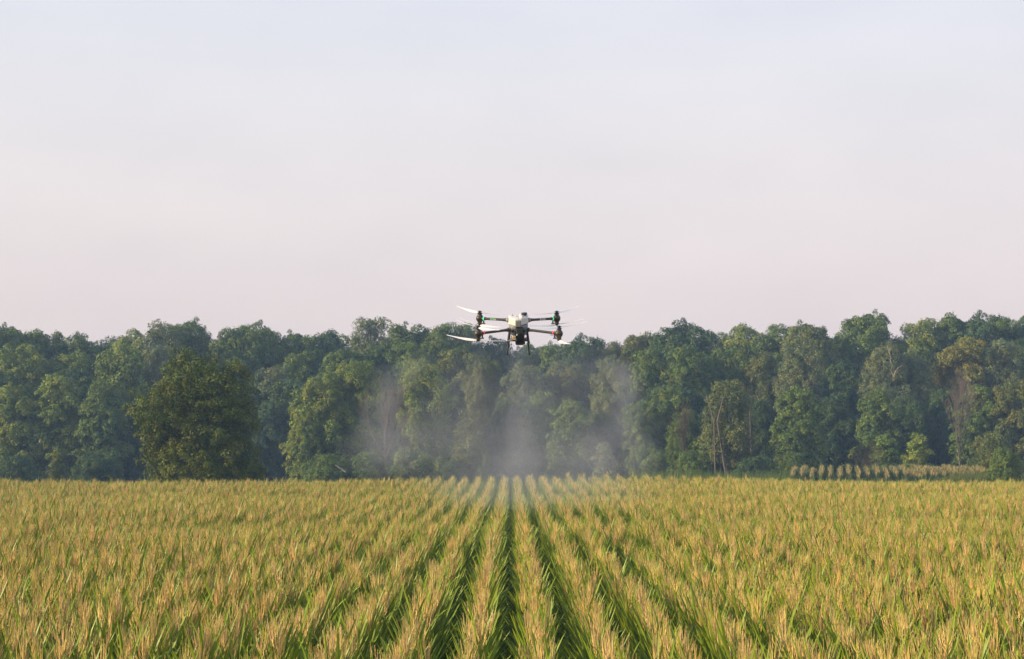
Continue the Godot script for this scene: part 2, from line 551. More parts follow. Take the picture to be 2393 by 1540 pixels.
# ---------------------------------------------------------------- woods
# shape, variant, middle x, top y, half width (all in photograph pixels), depth, tint, label
func tree_list() -> Array:
	return [
		# the skyline
		["broad", 1, 4, 748, 40, 232, "leaf_mid", "tall rounded tree cut by the picture's left edge"],
		["broad_b", 1, 70, 764, 38, 236, "leaf_mid", "low domed crown on the skyline, second from the left edge"],
		["tall", 1, 122, 769, 30, 238, "leaf_olive", "narrow olive crown on the skyline, third from the left edge"],
		["broad", 2, 188, 772, 44, 236, "leaf_mid", "wide flat-topped green crown midway between left edge and tallest left tree"],
		["tall_b", 1, 258, 782, 36, 240, "leaf_deep", "dark crown in a skyline dip two trees left of the tall paired crown"],
		["broad_b", 2, 315, 764, 40, 234, "leaf_bright", "bright rounded crown just left of the tall paired crown"],
		["airy", 1, 385, 745, 44, 222, "leaf_grey", "pale loose-leaved tree rising above the lone dark tree"],
		["broad", 1, 432, 738, 42, 230, "leaf_mid", "tallest crown of the left skyline, above the lone dark tree"],
		["tall", 2, 492, 800, 34, 240, "leaf_deep", "dark low tree filling the deepest skyline notch"],
		["broad_b", 1, 560, 756, 48, 228, "leaf_mid", "broad green tree on the right bank of the deepest skyline notch"],
		["broad", 2, 610, 744, 50, 232, "leaf_mid", "high domed crown above the dark recess in the woods"],
		["broad", 1, 705, 766, 46, 234, "leaf_mid", "rounded crown between the high domed crown and the paired small domes"],
		["tall", 1, 762, 766, 36, 236, "leaf_deep", "first of two small domes left of the airy tree"],
		["broad_b", 2, 805, 778, 34, 238, "leaf_mid", "second of two small domes, next to the airy tree"],
		["airy", 2, 868, 737, 42, 226, "leaf_grey", "airy open-branched tree standing clear of the skyline"],
		["tall", 2, 942, 748, 36, 234, "leaf_mid", "upright crown just right of the airy tree"],
		["broad_b", 1, 985, 764, 34, 236, "leaf_mid", "small crown tucked between the two upright crowns left of the drone"],
		["tall", 1, 1032, 752, 34, 232, "leaf_mid", "upright crown immediately left of the drone's left propellers"],
		["tall_b", 2, 1090, 750, 34, 234, "leaf_mid", "crown seen behind the drone's left propellers"],
		["broad", 2, 1148, 782, 46, 236, "leaf_deep", "crown seen between the drone's left motors and its body"],
		["broad_b", 2, 1232, 800, 46, 238, "leaf_mid", "crown seen directly behind the drone's landing legs"],
		["broad", 1, 1292, 792, 42, 236, "leaf_mid", "crown seen under the drone's right front arm"],
		["broad", 2, 1352, 775, 38, 232, "leaf_deep", "round dark crown just right of the drone's right motors"],
		["tall_b", 1, 1422, 793, 44, 236, "leaf_olive", "low olive crown between round dark crown and pale misted tree"],
		["broad_b", 1, 1494, 772, 42, 234, "leaf_olive", "olive crown rising in a step toward the pointed dome"],
		["broad", 2, 1588, 739, 66, 228, "leaf_deep", "large pointed dome of dark leaves right of the drone"],
		["tall_b", 2, 1678, 770, 38, 236, "leaf_mid", "shoulder crown right of the large pointed dome"],
		["tall", 1, 1738, 752, 38, 234, "leaf_bright", "fresh green crown with a spiky top above the spindly tree"],
		["broad_b", 2, 1805, 754, 46, 232, "leaf_mid", "rounded crown left of the ragged olive skyline tree"],
		["broad", 1, 1890, 742, 50, 226, "leaf_olive", "ragged olive tree above the grey poplar"],
		["tall", 2, 1962, 776, 34, 238, "leaf_deep", "low dark crown in the skyline dip left of the tallest tree"],
		["broad", 1, 2022, 718, 42, 230, "leaf_mid", "tallest tree of the right skyline, topped by a dark cap"],
		["tall_b", 1, 2082, 768, 38, 234, "leaf_mid", "narrow crown just right of the tallest right skyline tree"],
		["tall", 1, 2142, 742, 44, 230, "leaf_bright", "bright green crown with twin spiky tops"],
		["broad_b", 1, 2214, 728, 46, 232, "leaf_mid", "high crown above the golden tree"],
		["broad", 2, 2282, 722, 48, 230, "leaf_deep", "high dark crown right of the golden tree"],
		["tall_b", 2, 2348, 738, 42, 228, "leaf_mid", "upright crown second from the picture's right edge"],
		["broad_b", 2, 2402, 734, 40, 232, "leaf_deep", "tree cut by the picture's right edge at the skyline"],
		# the middle storey
		["broad_b", 2, 52, 800, 66, 214, "leaf_bright", "sunlit yellow-green tree below the skyline at the left edge"],
		["broad", 1, 165, 812, 60, 216, "leaf_bright", "sunlit maple below the wide flat-topped crown"],
		["layered", 2, 285, 800, 56, 210, "leaf_bright", "light green maple with a shelf of leaves left of lone tree"],
		["tall_b", 2, 372, 802, 48, 214, "leaf_grey", "grey-green tree directly behind the lone dark tree's top"],
		["tall", 1, 470, 830, 48, 222, "leaf_mid", "tree half hidden behind the lone dark tree"],
		["broad", 2, 548, 815, 56, 224, "leaf_mid", "shaded tree looking out right of the lone tree's top"],
		["airy", 1, 640, 850, 44, 212, "leaf_grey", "thin grey-leaved tree standing in the dark recess"],
		["broad_b", 1, 700, 815, 56, 220, "leaf_mid", "shaded tree at the back of the dark recess"],
		["broad", 1, 800, 805, 58, 214, "leaf_mid", "green tree above the bright hedge-like edge trees"],
		["tall", 2, 880, 795, 46, 216, "leaf_deep", "dark tree below the airy open-branched tree"],
		["broad_b", 2, 960, 795, 54, 214, "leaf_mid", "tree below the upright crowns left of the drone"],
		["broad", 1, 1060, 800, 52, 212, "leaf_olive", "olive tree below the drone's left propellers"],
		["tall_b", 1, 1130, 822, 46, 208, "leaf_olive", "yellowish tree below the drone's left landing leg"],
		["poplar", 1, 1225, 838, 58, 206, "leaf_grey", "grey-green tree directly above the central spray plume"],
		["broad_b", 1, 1318, 842, 56, 208, "leaf_olive", "hazy tree between the central and right spray plumes"],
		["poplar", 2, 1432, 826, 58, 200, "leaf_grey", "pale tree with a white trunk in the right spray plume"],
		["tall", 1, 1512, 808, 46, 212, "leaf_mid", "green tree right of the pale misted tree"],
		["broad", 2, 1610, 800, 56, 210, "leaf_mid", "tree below the large pointed dome"],
		["broad_b", 1, 1705, 806, 54, 212, "leaf_mid", "tree between spindly tree and skyline, with a bright flank"],
		["tall_b", 1, 1775, 815, 46, 210, "leaf_olive", "olive tree left of the grey poplar"],
		["poplar", 1, 1868, 778, 62, 204, "leaf_grey", "large grey poplar with small glinting leaves"],
		["broad", 1, 1968, 835, 52, 212, "leaf_deep", "dark tree between the grey poplar and the white-limbed poplar"],
		["poplar", 2, 2072, 795, 44, 202, "leaf_grey", "pale poplar showing white limbs"],
		["poplar", 1, 2135, 812, 46, 204, "leaf_grey", "blue-grey poplar beside the white-limbed one"],
		["broad_b", 2, 2248, 784, 52, 206, "leaf_gold", "golden yellow-leaved tree on the right slope"],
		["tall_b", 2, 2345, 790, 56, 206, "leaf_grey", "grey-green tree beneath the right edge skyline"],
		# the front of the woods
		["layered", 1, 30, 890, 66, 196, "leaf_bright", "layered maple with sunlit shelves at the left edge"],
		["layered", 2, 135, 870, 68, 198, "leaf_bright", "maple with stepped sunlit leaf shelves behind the little yellow conifer"],
		["layered", 1, 238, 880, 66, 196, "leaf_mid", "shaded maple with scattered lit sprays left of the lone tree"],
		["layered", 2, 325, 930, 56, 200, "leaf_deep", "dark understorey tree touching the lone tree's left side"],
		["edge", 2, 640, 930, 46, 206, "leaf_deep", "dark understorey tree inside the recess right of the lone tree"],
		["edge", 1, 752, 866, 66, 186, "leaf_bright", "bright full tree at the left end of the jutting edge"],
		["edge_b", 1, 838, 836, 66, 188, "leaf_bright", "tallest full tree of the jutting edge, left of bare tree"],
		["layered", 1, 715, 960, 48, 184, "leaf_bright", "leafy low tree with drooping shelves beside the recess"],
		["edge", 2, 905, 880, 52, 190, "leaf_olive", "olive tree standing behind the bare dead tree"],
		["edge_b", 2, 985, 828, 66, 188, "leaf_bright", "broad sunlit tree right of the bare dead tree"],
		["wispy", 1, 1095, 950, 52, 178, "leaf_olive", "feathery olive tree above the small round conifer"],
		["edge", 1, 1050, 930, 44, 192, "leaf_deep", "shaded tree filling the gap left of the feathery olive tree"],
		["edge_b", 1, 1180, 930, 52, 194, "leaf_deep", "dark tree behind the top of the central spray plume"],
		["edge", 2, 1268, 910, 56, 192, "leaf_mid", "hazed tree just right of the central spray plume"],
		["layered", 2, 1335, 930, 56, 188, "leaf_mid", "hazed maple with lit sprays right of central plume"],
		["edge_b", 2, 1415, 960, 52, 190, "leaf_deep", "shaded tree below the white-trunked tree"],
		["edge", 1, 1495, 935, 52, 188, "leaf_mid", "full tree at the outer edge of the right spray plume"],
		["layered", 1, 1560, 895, 44, 190, "leaf_mid", "tree with a bright side next to the brown hanging vines"],
		["edge_b", 2, 1600, 950, 44, 180, "leaf_mid", "low full tree hung with brown vines left of spindly tree"],
		["spindly", 1, 1700, 882, 74, 174, "leaf_olive", "spindly tree with thin brownish crown on bare leaning trunks"],
		["edge", 2, 1640, 960, 46, 190, "leaf_deep", "dark tree behind the spindly tree's bare trunks"],
		["edge_b", 1, 1775, 930, 50, 186, "leaf_deep", "dark edge tree just right of the spindly tree"],
		["layered", 2, 1862, 898, 62, 182, "leaf_mid", "tall leafy maple with a lit left side above far corn"],
		["edge", 1, 1945, 915, 50, 194, "leaf_deep", "deep shaded tree behind the far corn's left half"],
		["layered", 1, 2050, 900, 56, 190, "leaf_mid", "maple with lit drooping sprays above the brown dead bush"],
		["edge_b", 2, 2130, 920, 54, 196, "leaf_deep", "deep shaded tree behind the forked sapling"],
		["edge", 2, 2205, 905, 48, 198, "leaf_deep", "shaded tree behind the grey dead snag"],
		["layered", 2, 2285, 895, 52, 190, "leaf_mid", "edge maple just right of the grey dead snag"],
		["edge", 1, 2365, 880, 54, 188, "leaf_olive", "olive edge tree above the two roadside bushes"],
		# low growth along the foot of the woods
		["conifer", 1, 134, 1050, 30, 150, "leaf_olive", "little yellow-green conifer alone before the dark left woods"],
		["conifer", 2, 1136, 1056, 27, 160, "leaf_needle", "small round conifer left of the central spray plume"],
		["sapling", 1, 2146, 1008, 42, 168, "leaf_bright", "forked bright green sapling in front of the dark woods"],
		["sapling", 2, 2068, 1012, 40, 170, "leaf_mid", "small leafy tree beside the brown dead bush"],
		["bush", 1, 2318, 1002, 58, 150, "leaf_olive", "tall dark bush at the end of the grassy bank"],
		["bush", 2, 2346, 1036, 44, 140, "leaf_mid", "lighter rounded bush in front of the tall dark bush"],
		["bush", 1, 40, 1060, 56, 180, "leaf_deep", "dark bush at the foot of the left edge maples"],
		["bush", 2, 225, 1052, 58, 180, "leaf_deep", "dark bush between little yellow conifer and lone tree"],
		["bush", 2, 770, 1056, 60, 172, "leaf_mid", "leafy bush at the foot of the jutting edge's left end"],
		["bush", 1, 860, 1050, 58, 172, "leaf_mid", "leafy bush below the bare dead tree on its left"],
		["bush", 2, 960, 1040, 58, 172, "leaf_mid", "leafy bush below the bare dead tree on its right"],
		["bush", 1, 1060, 1070, 46, 176, "leaf_deep", "dark bush left of the small round conifer"],
		["bush", 1, 1225, 1075, 60, 180, "leaf_deep", "dark bush behind the base of the central spray plume"],
		["bush", 2, 1330, 1062, 60, 178, "leaf_deep", "dark bush right of the central plume's base"],
		["sapling", 1, 1410, 1030, 38, 172, "leaf_grey", "grey-leaved sapling inside the right spray plume"],
		["bush", 2, 1510, 1040, 56, 172, "leaf_mid", "bush at the foot of the woods below the white-trunked tree"],
		["bush", 1, 1610, 1046, 52, 168, "leaf_mid", "green bush at the foot of the spindly tree's left side"],
		["bush", 2, 1735, 1030, 40, 178, "leaf_olive", "olive bush close behind the spindly tree's trunks"],
		["sapling", 2, 1636, 1020, 40, 178, "leaf_mid", "leafy sapling left of the spindly tree's trunks"],
		["bush", 2, 1770, 1060, 56, 168, "leaf_deep", "dark bush at the foot of the spindly tree's right side"],
		["bush", 1, 1850, 1050, 52, 172, "leaf_mid", "bush at the left end of the far corn"],
	]


func make_woods() -> void:
	var k := 0
	for t in tree_list():
		k += 1
		var shape: Array = SHAPES[t[0]]
		var depth: float = t[5]
		var top := at(t[2], t[3], depth)
		var low: bool = t[0] in ["bush", "conifer", "sapling"]
		var o := thing("bush" if t[0] == "bush" else "conifer" if t[0] == "conifer" else "sapling" if t[0] == "sapling" else "tree", t[7], "bush" if t[0] == "bush" else "tree", Vector3(top.x, ground_y(top.x, -depth), -depth), "bushes and small trees along the foot of the woods" if low else "trees of the woods behind the corn")
		var crown := part("crown", crown_of(t[0], t[1]), o, M[t[6]])
		part("trunk", trunk_meshes["%s%d" % [t[0], t[1]]], o)
		var box := crown.mesh.get_aabb()
		var wide: float = t[4] / FOC * depth * 4.0 / (box.size.x + box.size.z) * 1.12
		var high: float = top.y / box.end.y
		if not low: wide = maxf(wide, 0.8 * high)
		o.basis = Basis(Vector3.UP, k * 2.4) * Basis.from_scale(Vector3(wide, high, wide))
	# what stands further in and to both sides, too dense to tell apart
	var deep := Node3D.new()
	deep.name = "woods"
	add_child(deep)
	tag(deep, "dense dark woods deep behind the front trees", "woods", "", "stuff")
	rng.seed = 77
	for which in ["broad", "broad_b", "tall_b", "edge"]:
		var places := []
		for i in 700:
			var x := rng.randf_range(-175, 175)
			var z := rng.randf_range(205, 285)
			if which == "edge":
				z = rng.randf_range(200, 232)
			if absf(x) < 72.0 and which != "edge": z = maxf(z, 236.0 + rng.randf() * 8.0)
			elif absf(x) < 72.0: z = rng.randf_range(204, 234)
			var free := true
			for p in places:
				if Vector2(p.x - x, p.y - z).length() < (6.0 if which != "edge" else 5.2): free = false
			if free: places.append(Vector2(x, z))
			if places.size() >= (85 if which != "edge" else 120): break
		var mm := MultiMesh.new()
		mm.transform_format = MultiMesh.TRANSFORM_3D
		var m := ArrayMesh.new()
		var a: ArrayMesh = crown_of(which, 1)
		m.add_surface_from_arrays(Mesh.PRIMITIVE_TRIANGLES, a.surface_get_arrays(0))
		m.surface_set_material(0, M.leaf_deep)
		m.add_surface_from_arrays(Mesh.PRIMITIVE_TRIANGLES, trunk_meshes[which + "1"].surface_get_arrays(0))
		m.surface_set_material(1, M.bark)
		mm.mesh = m
		mm.instance_count = places.size()
		for i in places.size():
			var p: Vector2 = places[i]
			var tall := (15.2 + 1.5 * rng.randf()) / 19.0 * (1.0 + 0.1 * clampf((absf(p.x) - 70) / 50, 0, 1))
			if which == "edge": tall = 0.85 + 0.2 * rng.randf()
			mm.set_instance_transform(i, Transform3D(Basis(Vector3.UP, rng.randf() * TAU).scaled(Vector3(1, tall, 1)), Vector3(p.x, 0, -p.y)))
		var mi := MultiMeshInstance3D.new()
		mi.name = "deep_trees"
		mi.multimesh = mm
		mi.set_meta("kind", "stuff")
		deep.add_child(mi, true)


func make_lone_tree() -> void:
	var depth := 106.0
	var base := at(455, 1100, depth)
	base.y = ground_y(base.x, -depth)
	var o := thing("lone_tree", "lone dark bushy tree standing at the far edge of the corn", "tree", base)
	var r := RandomNumberGenerator.new()
	r.seed = 31
	var lobes := []
	for l in [[430, 862, 40], [455, 885, 42], [505, 872, 36], [548, 872, 30], [400, 915, 46], [352, 955, 42], [338, 935, 26], [455, 940, 66], [520, 925, 50], [560, 925, 28], [556, 985, 34], [500, 1000, 70], [405, 1000, 60], [360, 1010, 34], [372, 1065, 36], [430, 1070, 64], [520, 1070, 66], [575, 1085, 34], [588, 1096, 24], [575, 1060, 22], [566, 950, 20], [330, 965, 20], [470, 845, 18], [415, 850, 18], [390, 1100, 44], [470, 1110, 50], [545, 1112, 46], [540, 860, 20], [436, 842, 22]]:
		var p := at(455 + (l[0] - 455) * 0.95 + 5, l[1] + 6, depth) - base
		var rad: float = l[2] / FOC * depth
		var span := 2.4 - rad
		for s in ([-1, 1] if rad > 1.0 else [0]):
			var z: float = s * (0.5 + 0.9 * r.randf()) * clampf(span, 0.2, 1.6) + r.randfn() * 0.25
			lobes.append([Vector3(p.x, p.y, z), Vector3(rad, rad * 0.88, rad)])
	part("crown", crown_from(lobes, "lone", 0.42, 0.8, 90), o, M.leaf_lone)
	var b := Buf.new()
	var t0 := Vector3(0.2, 3.0, 0)
	b.tube(Vector3(0, -0.2, 0), t0, 0.24, 0.18, 10)
	for q in [at(425, 850, depth), at(505, 862, depth), at(548, 868, depth), at(355, 950, depth), at(455, 920, depth), at(575, 1080, depth), at(400, 905, depth)]:
		limb(b, t0 + Vector3(0, r.randf_range(-0.8, 0.6), 0), q - base + Vector3(0, 0, r.randfn() * 0.6), 0.11, 0.02, 0.4, r, 6)
	part("trunk", b.mesh(M.bark), o)


func make_dead_trees() -> void:
	# px, foot y, top y, depth, spread, levels, lean, label
	for d in [[900, 1075, 892, 172.0, 0.13, 5, 0.0, "bare dead tree fanning its grey twigs in the left spray plume", "dead_wood", 4],
			[2236, 1010, 872, 182.0, 0.13, 5, 0.05, "grey dead snag with upright bare limbs in the right woods", "dead_wood", 8],
			[2022, 1085, 1028, 150.0, 0.34, 5, 0.0, "brown dead bush beside the far corn", "leaf_brown", 12],
			[1598, 1090, 925, 177.5, 0.12, 4, 0.0, "brown leafless thin tree left of the spindly tree", "leaf_brown", 16]]:
		var depth: float = d[3]
		var top := at(d[0], d[2], depth)
		var o := thing("dead_bush" if d[7].begins_with("brown dead") else "dead_tree", d[7], "bush" if d[7].begins_with("brown dead") else "tree", Vector3(top.x, ground_y(top.x, -depth), -depth))
		var r := RandomNumberGenerator.new()
		r.seed = d[9]
		var b := Buf.new()
		var h: float = top.y
		var first := h * 0.36
		b.tube(Vector3(0, -0.2, 0), Vector3(d[6] * first, first, 0), h * 0.0075, h * 0.005, 8)
		part("trunk", b.mesh(M[d[8]]), o)
		var w := Buf.new()
		for k in 8:
			var dir := Vector3(r.randfn() * d[4], 1, r.randfn() * d[4]).normalized()
			fork(w, Vector3(d[6] * first * (0.6 + 0.08 * k), first * (0.6 + 0.08 * k), 0), dir, h * 0.165, h * 0.0036, d[5], r, d[4])
		part("branches", w.mesh(M[d[8]]), o)
	# bare trunks of the spindly tree, the white trunk in the plume, the white limbs of the poplar, as parts of their trees
	for c in get_children():
		if not c.has_meta("label"): continue
		var l: String = c.get_meta("label")
		var lines := []
		var bark: Material = M.pale_bark
		if l.begins_with("spindly tree"):
			lines = [[1672, 1125, 1668, 985, 0.12], [1698, 1125, 1676, 985, 0.15], [1676, 985, 1690, 930, 0.13], [1668, 985, 1650, 920, 0.1], [1755, 1060, 1752, 960, 0.1]]
			bark = M.dead_wood
		elif l.begins_with("pale tree with a white trunk"):
			lines = [[1478, 1030, 1470, 985, 0.16], [1470, 985, 1458, 925, 0.15], [1474, 1010, 1482, 985, 0.07]]
		elif l.begins_with("pale poplar showing"):
			lines = [[2088, 880, 2096, 862, 0.14], [2096, 862, 2108, 854, 0.1], [2088, 880, 2080, 862, 0.1], [2080, 830, 2074, 808, 0.1], [2082, 850, 2080, 830, 0.1]]
		for k in lines.size():
			var q: Array = lines[k]
			var dep: float = -c.position.z
			var front := 2.2 if not l.begins_with("spindly") else 2.2
			var inv: Transform3D = c.transform.affine_inverse()
			var b := Buf.new()
			b.tube(inv * at(q[0], q[1], dep - front), inv * at(q[2], q[3], dep - front), q[4] * 0.7, q[4] * 0.45, 8, Color.WHITE, Color.WHITE, true)
			part("bare_limb" if not l.begins_with("spindly") else "bare_trunk", b.mesh(bark), c)
	# a bleached branch lying against the edge bushes
	var p := at(783, 1086, 168.0)
	var o := thing("fallen_branch", "bleached white branch leaning in the bushes by the jutting edge", "branch", p)
	var fb := Buf.new()
	fb.tube(Vector3.ZERO, at(808, 1103, 168.0) - p, 0.05, 0.09, 6, Color.WHITE, Color.WHITE, true)
	fb.tube((at(795, 1095, 168.0) - p), at(788, 1096, 168.0) - p + Vector3(0, 0.1, 0.2), 0.05, 0.02, 6)
	part("limb", fb.mesh(M.pale_bark), o)


# ---------------------------------------------------------------- corn
# a blade with a folded midrib: rises at one angle from upright, leaves at another
func corn_blade(b: Buf, p: Vector3, az: float, length: float, width: float, a0: float, a1: float, twist: float, r: RandomNumberGenerator) -> void:
	var seg := 7
	var out := Vector3(cos(az), 0, sin(az))
	var across := Vector3(-sin(az), 0, cos(az))
	var q := p
	var rows := []
	var tone := 0.72 + 0.16 * r.randf()
	var dry := r.randf()
	for i in seg + 1:
		var t := float(i) / seg
		var a := lerpf(a0, a1, t * t * 0.6 + t * 0.4)
		var d := Vector3.UP * cos(a) + out * sin(a)
		var nn := (Vector3.UP * sin(a) - out * cos(a))
		var w := width * 0.5 * (0.55 + 0.45 * minf(t * 4.0, 1.0)) * pow(1.0 - t, 0.62) * 1.12
		var tw := twist * t
		var s := across * cos(tw) + nn * sin(tw)
		var up := nn * cos(tw) - across * sin(tw)
		var ripple := 0.10 * w * sin(i * 2.1 + az)
		var c := Color(tone * 0.92, tone, tone * 0.9)
		if t > 0.8 and dry > 0.6: c = c.lerp(Color(1, 0.82, 0.8), 0.5)
		var rib := Color(minf(tone * 1.25, 1), minf(tone * 1.15, 1), minf(tone * 1.5, 1))
		rows.append([q, q + s * w + up * (w * 0.42 + ripple), q - s * w + up * (w * 0.42 - ripple), (up - s * 0.42).normalized(), (up + s * 0.42).normalized(), c, rib])
		q += d * length / seg
	for i in seg:
		var e: Array = rows[i]
		var f: Array = rows[i + 1]
		b.tri(e[0], e[1], f[1], e[3], e[3], f[3], e[6], e[5], f[5])
		b.tri(e[0], f[1], f[0], e[3], f[3], f[3], e[6], f[5], f[6])
		b.tri(e[0], e[2], f[2], e[4], e[4], f[4], e[6], e[5], f[5])
		b.tri(e[0], f[2], f[0], e[4], f[4], f[4], e[6], f[5], f[6])


func corn_parts(sd: int) -> Dictionary:
	var r := RandomNumberGenerator.new()
	r.seed = 1000 + sd
	var lean := Vector3(r.randfn() * 0.03, 0, r.randfn() * 0.03)
	var stalk := Buf.new()
	var last := Vector3.ZERO
	for i in 5:
		var y := 2.0 * (i + 1) / 5.0
		var q := Vector3(0, y, 0) + lean * y
		stalk.tube(last, q, lerpf(0.014, 0.006, i / 5.0), lerpf(0.014, 0.006, (i + 1) / 5.0), 6, Color(0.9, 0.9, 0.9), Color(0.8, 0.85, 0.8))
		last = q
	var blades := []
	var count := 10
	for i in count:
		var t := float(i) / (count - 1)
		var y := 0.45 + 1.47 * t
		var b := Buf.new()
		var az := PI * (i % 2) + r.randfn() * 0.55
		var a0 := deg_to_rad(lerpf(30, 18, t) + r.randfn() * 4)
		var a1 := deg_to_rad(lerpf(76, 25, clampf(t * 1.3, 0, 1)) + r.randfn() * 6)
		if t > 0.35 and r.randf() < 0.09: a1 += deg_to_rad(45)
		var length := lerpf(0.88, 0.57, t * t) * (0.9 + 0.2 * r.randf())
		corn_blade(b, Vector3(0, y, 0) + lean * y, az, length, lerpf(0.095, 0.055, t) * (0.9 + 0.25 * r.randf()), a0, a1, r.randfn() * 0.55, r)
		blades.append(b)
	# a tassel: thin branches that leave the stem sideways and then stand nearly upright
	var tassel := Buf.new()
	var foot := last + Vector3(0, -0.04, 0)
	var branches := 12 + r.randi() % 5
	for k in branches + 1:
		var main := k == branches
		var s := foot + Vector3(0, 0.0 if main else 0.02 + 0.13 * k / branches, 0)
		var az := k * 2.39996 + r.randfn() * 0.3
		var away := Vector3(cos(az), 0, sin(az))
		var a := deg_to_rad(1.0 if main else r.randf_range(7, 44))
		var l := 0.40 if main else r.randf_range(0.20, 0.33)
		var d := (away * sin(a) + Vector3.UP * cos(a)).normalized()
		var a2 := a * r.randf_range(0.1, 0.5)
		var d2 := (away * sin(a2) + Vector3.UP * cos(a2) + Vector3(r.randfn(), 0, r.randfn()) * 0.05).normalized()
		var tone := r.randf_range(0.60, 1.0)
		var yellow := r.randf()
		var c := Color(tone, minf(tone * lerpf(0.92, 1.22, yellow), 1.0), tone * lerpf(1.0, 0.5, yellow))
		var rad := r.randf_range(0.0046, 0.0068)
		var m := s + d * l * 0.36
		tassel.tube(s, m, 0.0035, rad, 3, Color(c.r * 0.75, c.g * 0.85, c.b * 0.7), c)
		tassel.tube(m, m + d2 * l * 0.64, rad, 0.0018, 3, c, c)
	return {"stalk": stalk, "blades": blades, "tassel": tassel}


func make_corn() -> void:
	var kinds := []
	var variants := 12
	for k in variants: kinds.append(corn_parts(k))
	# where every plant stands: rows 0.76 m apart running away from the camera
	var plants := []
	rng.seed = 11
	for row in range(-62, 63):
		var x0 := 0.31 + 0.76 * row
		var thin_from := 0.0
		var thin_to := 0.0
		match row:
			3: thin_from = 36.0; thin_to = 50.0
			-1: thin_from = 43.5; thin_to = 47.5
			-2: thin_from = 47.0; thin_to = 49.5
			-3: thin_from = 54.0; thin_to = 57.0
		var d := maxf(10.0, (absf(x0) - 4.0) / 0.34)
		var last := far_edge(x0)
		while d < last:
			d += 0.125 + 0.035 * rng.randf()
			var gone := 0.02 + (0.75 if d > thin_from and d < thin_to else 0.0)
			if soft_noise.get_noise_2d(x0 * 9.0, d * 3.0) > 0.42: gone += 0.35
			if rng.randf() < gone: continue
			var p := Vector3(x0 + rng.randfn() * 0.045, 0, -d)
			p.y = ground_y(p.x, p.z)
			var tall := 1.0 + 0.045 * rng.randfn() + 0.07 * soft_noise.get_noise_2d(p.x * 4.0, d * 4.0)
			var turn := (PI if rng.randf() < 0.5 else 0.0) + rng.randfn() * 0.45
			var basis := Basis(Vector3(rng.randfn() * 0.025, 0, rng.randfn() * 0.025).normalized(), 0.04 * rng.randf()) * Basis(Vector3.UP, turn).scaled(Vector3(1, tall, 1) * (0.94 + 0.08 * rng.randf()))
			plants.append([Transform3D(basis, p), rng.randi() % variants, d, Color(0.9 + 0.1 * rng.randf(), 0.88 + 0.12 * rng.randf(), 0.75 + 0.25 * rng.randf())])
	# the 300 that show largest, one by one
	var shown := []
	for k in plants.size():
		var top: Vector3 = (plants[k][0] as Transform3D) * Vector3(0, 2.3, 0)
		var c := cam.transform.affine_inverse() * top
		var px := c.x / -c.z * FOC + PW / 2
		var py := PH / 2 - c.y / -c.z * FOC
		if px > 4 and px < PW - 4 and py < PH - 30: shown.append([plants[k][2], k])
	shown.sort_custom(func(a, b): return a[0] < b[0])
	var single := {}
	for s in shown.slice(0, 300): single[s[1]] = true
	var first := []
	for k in variants:
		var o := Node3D.new()
		o.name = "corn_plant"
		part("stalk", kinds[k].stalk.mesh(M.corn_stalk), o)
		part("tassel", kinds[k].tassel.mesh(M.corn_tassel), o)
		for b in kinds[k].blades: part("leaf", b.mesh(M.corn_leaf), o)
		first.append(o)
	for k in single:
		var o: Node3D = first[plants[k][1]].duplicate()
		o.name = numbered("corn_plant")
		add_child(o)
		o.transform = plants[k][0]
		tag(o, "tasselled green corn plant in the nearest stretch of rows", "corn plant", "corn plants in the nearest stretch of rows")
	for o in first: o.free()
	# the rest of the field
	var crop := Node3D.new()
	crop.name = "corn_crop"
	add_child(crop)
	tag(crop, "tasselled corn in straight rows running to the woods", "corn", "", "stuff")
	for k in variants:
		var green := Buf.new()
		for b in kinds[k].blades:
			green.v.append_array(b.v); green.n.append_array(b.n); green.c.append_array(b.c)
		var m := ArrayMesh.new()
		green.add_to(m, M.corn_leaf)
		kinds[k].tassel.add_to(m, M.corn_tassel)
		kinds[k].stalk.add_to(m, M.corn_stalk)
		scatter(crop, "corn_rows", m, plants.filter(func(p): return p[1] == k), single, plants)


func scatter(parent: Node3D, called: String, m: Mesh, list: Array, without := {}, all := []) -> void:
	if without.size():
		var skip := {}
		for k in without: skip[all[k]] = true
		list = list.filter(func(p): return not skip.has(p))
	var mm := MultiMesh.new()
	mm.transform_format = MultiMesh.TRANSFORM_3D
	mm.use_colors = true
	mm.mesh = m
	mm.instance_count = list.size()
	for i in list.size():
		mm.set_instance_transform(i, list[i][0])
		mm.set_instance_color(i, list[i][3])
	var mi := MultiMeshInstance3D.new()
	mi.name = called
	mi.multimesh = mm
	mi.set_meta("kind", "stuff")
	parent.add_child(mi, true)


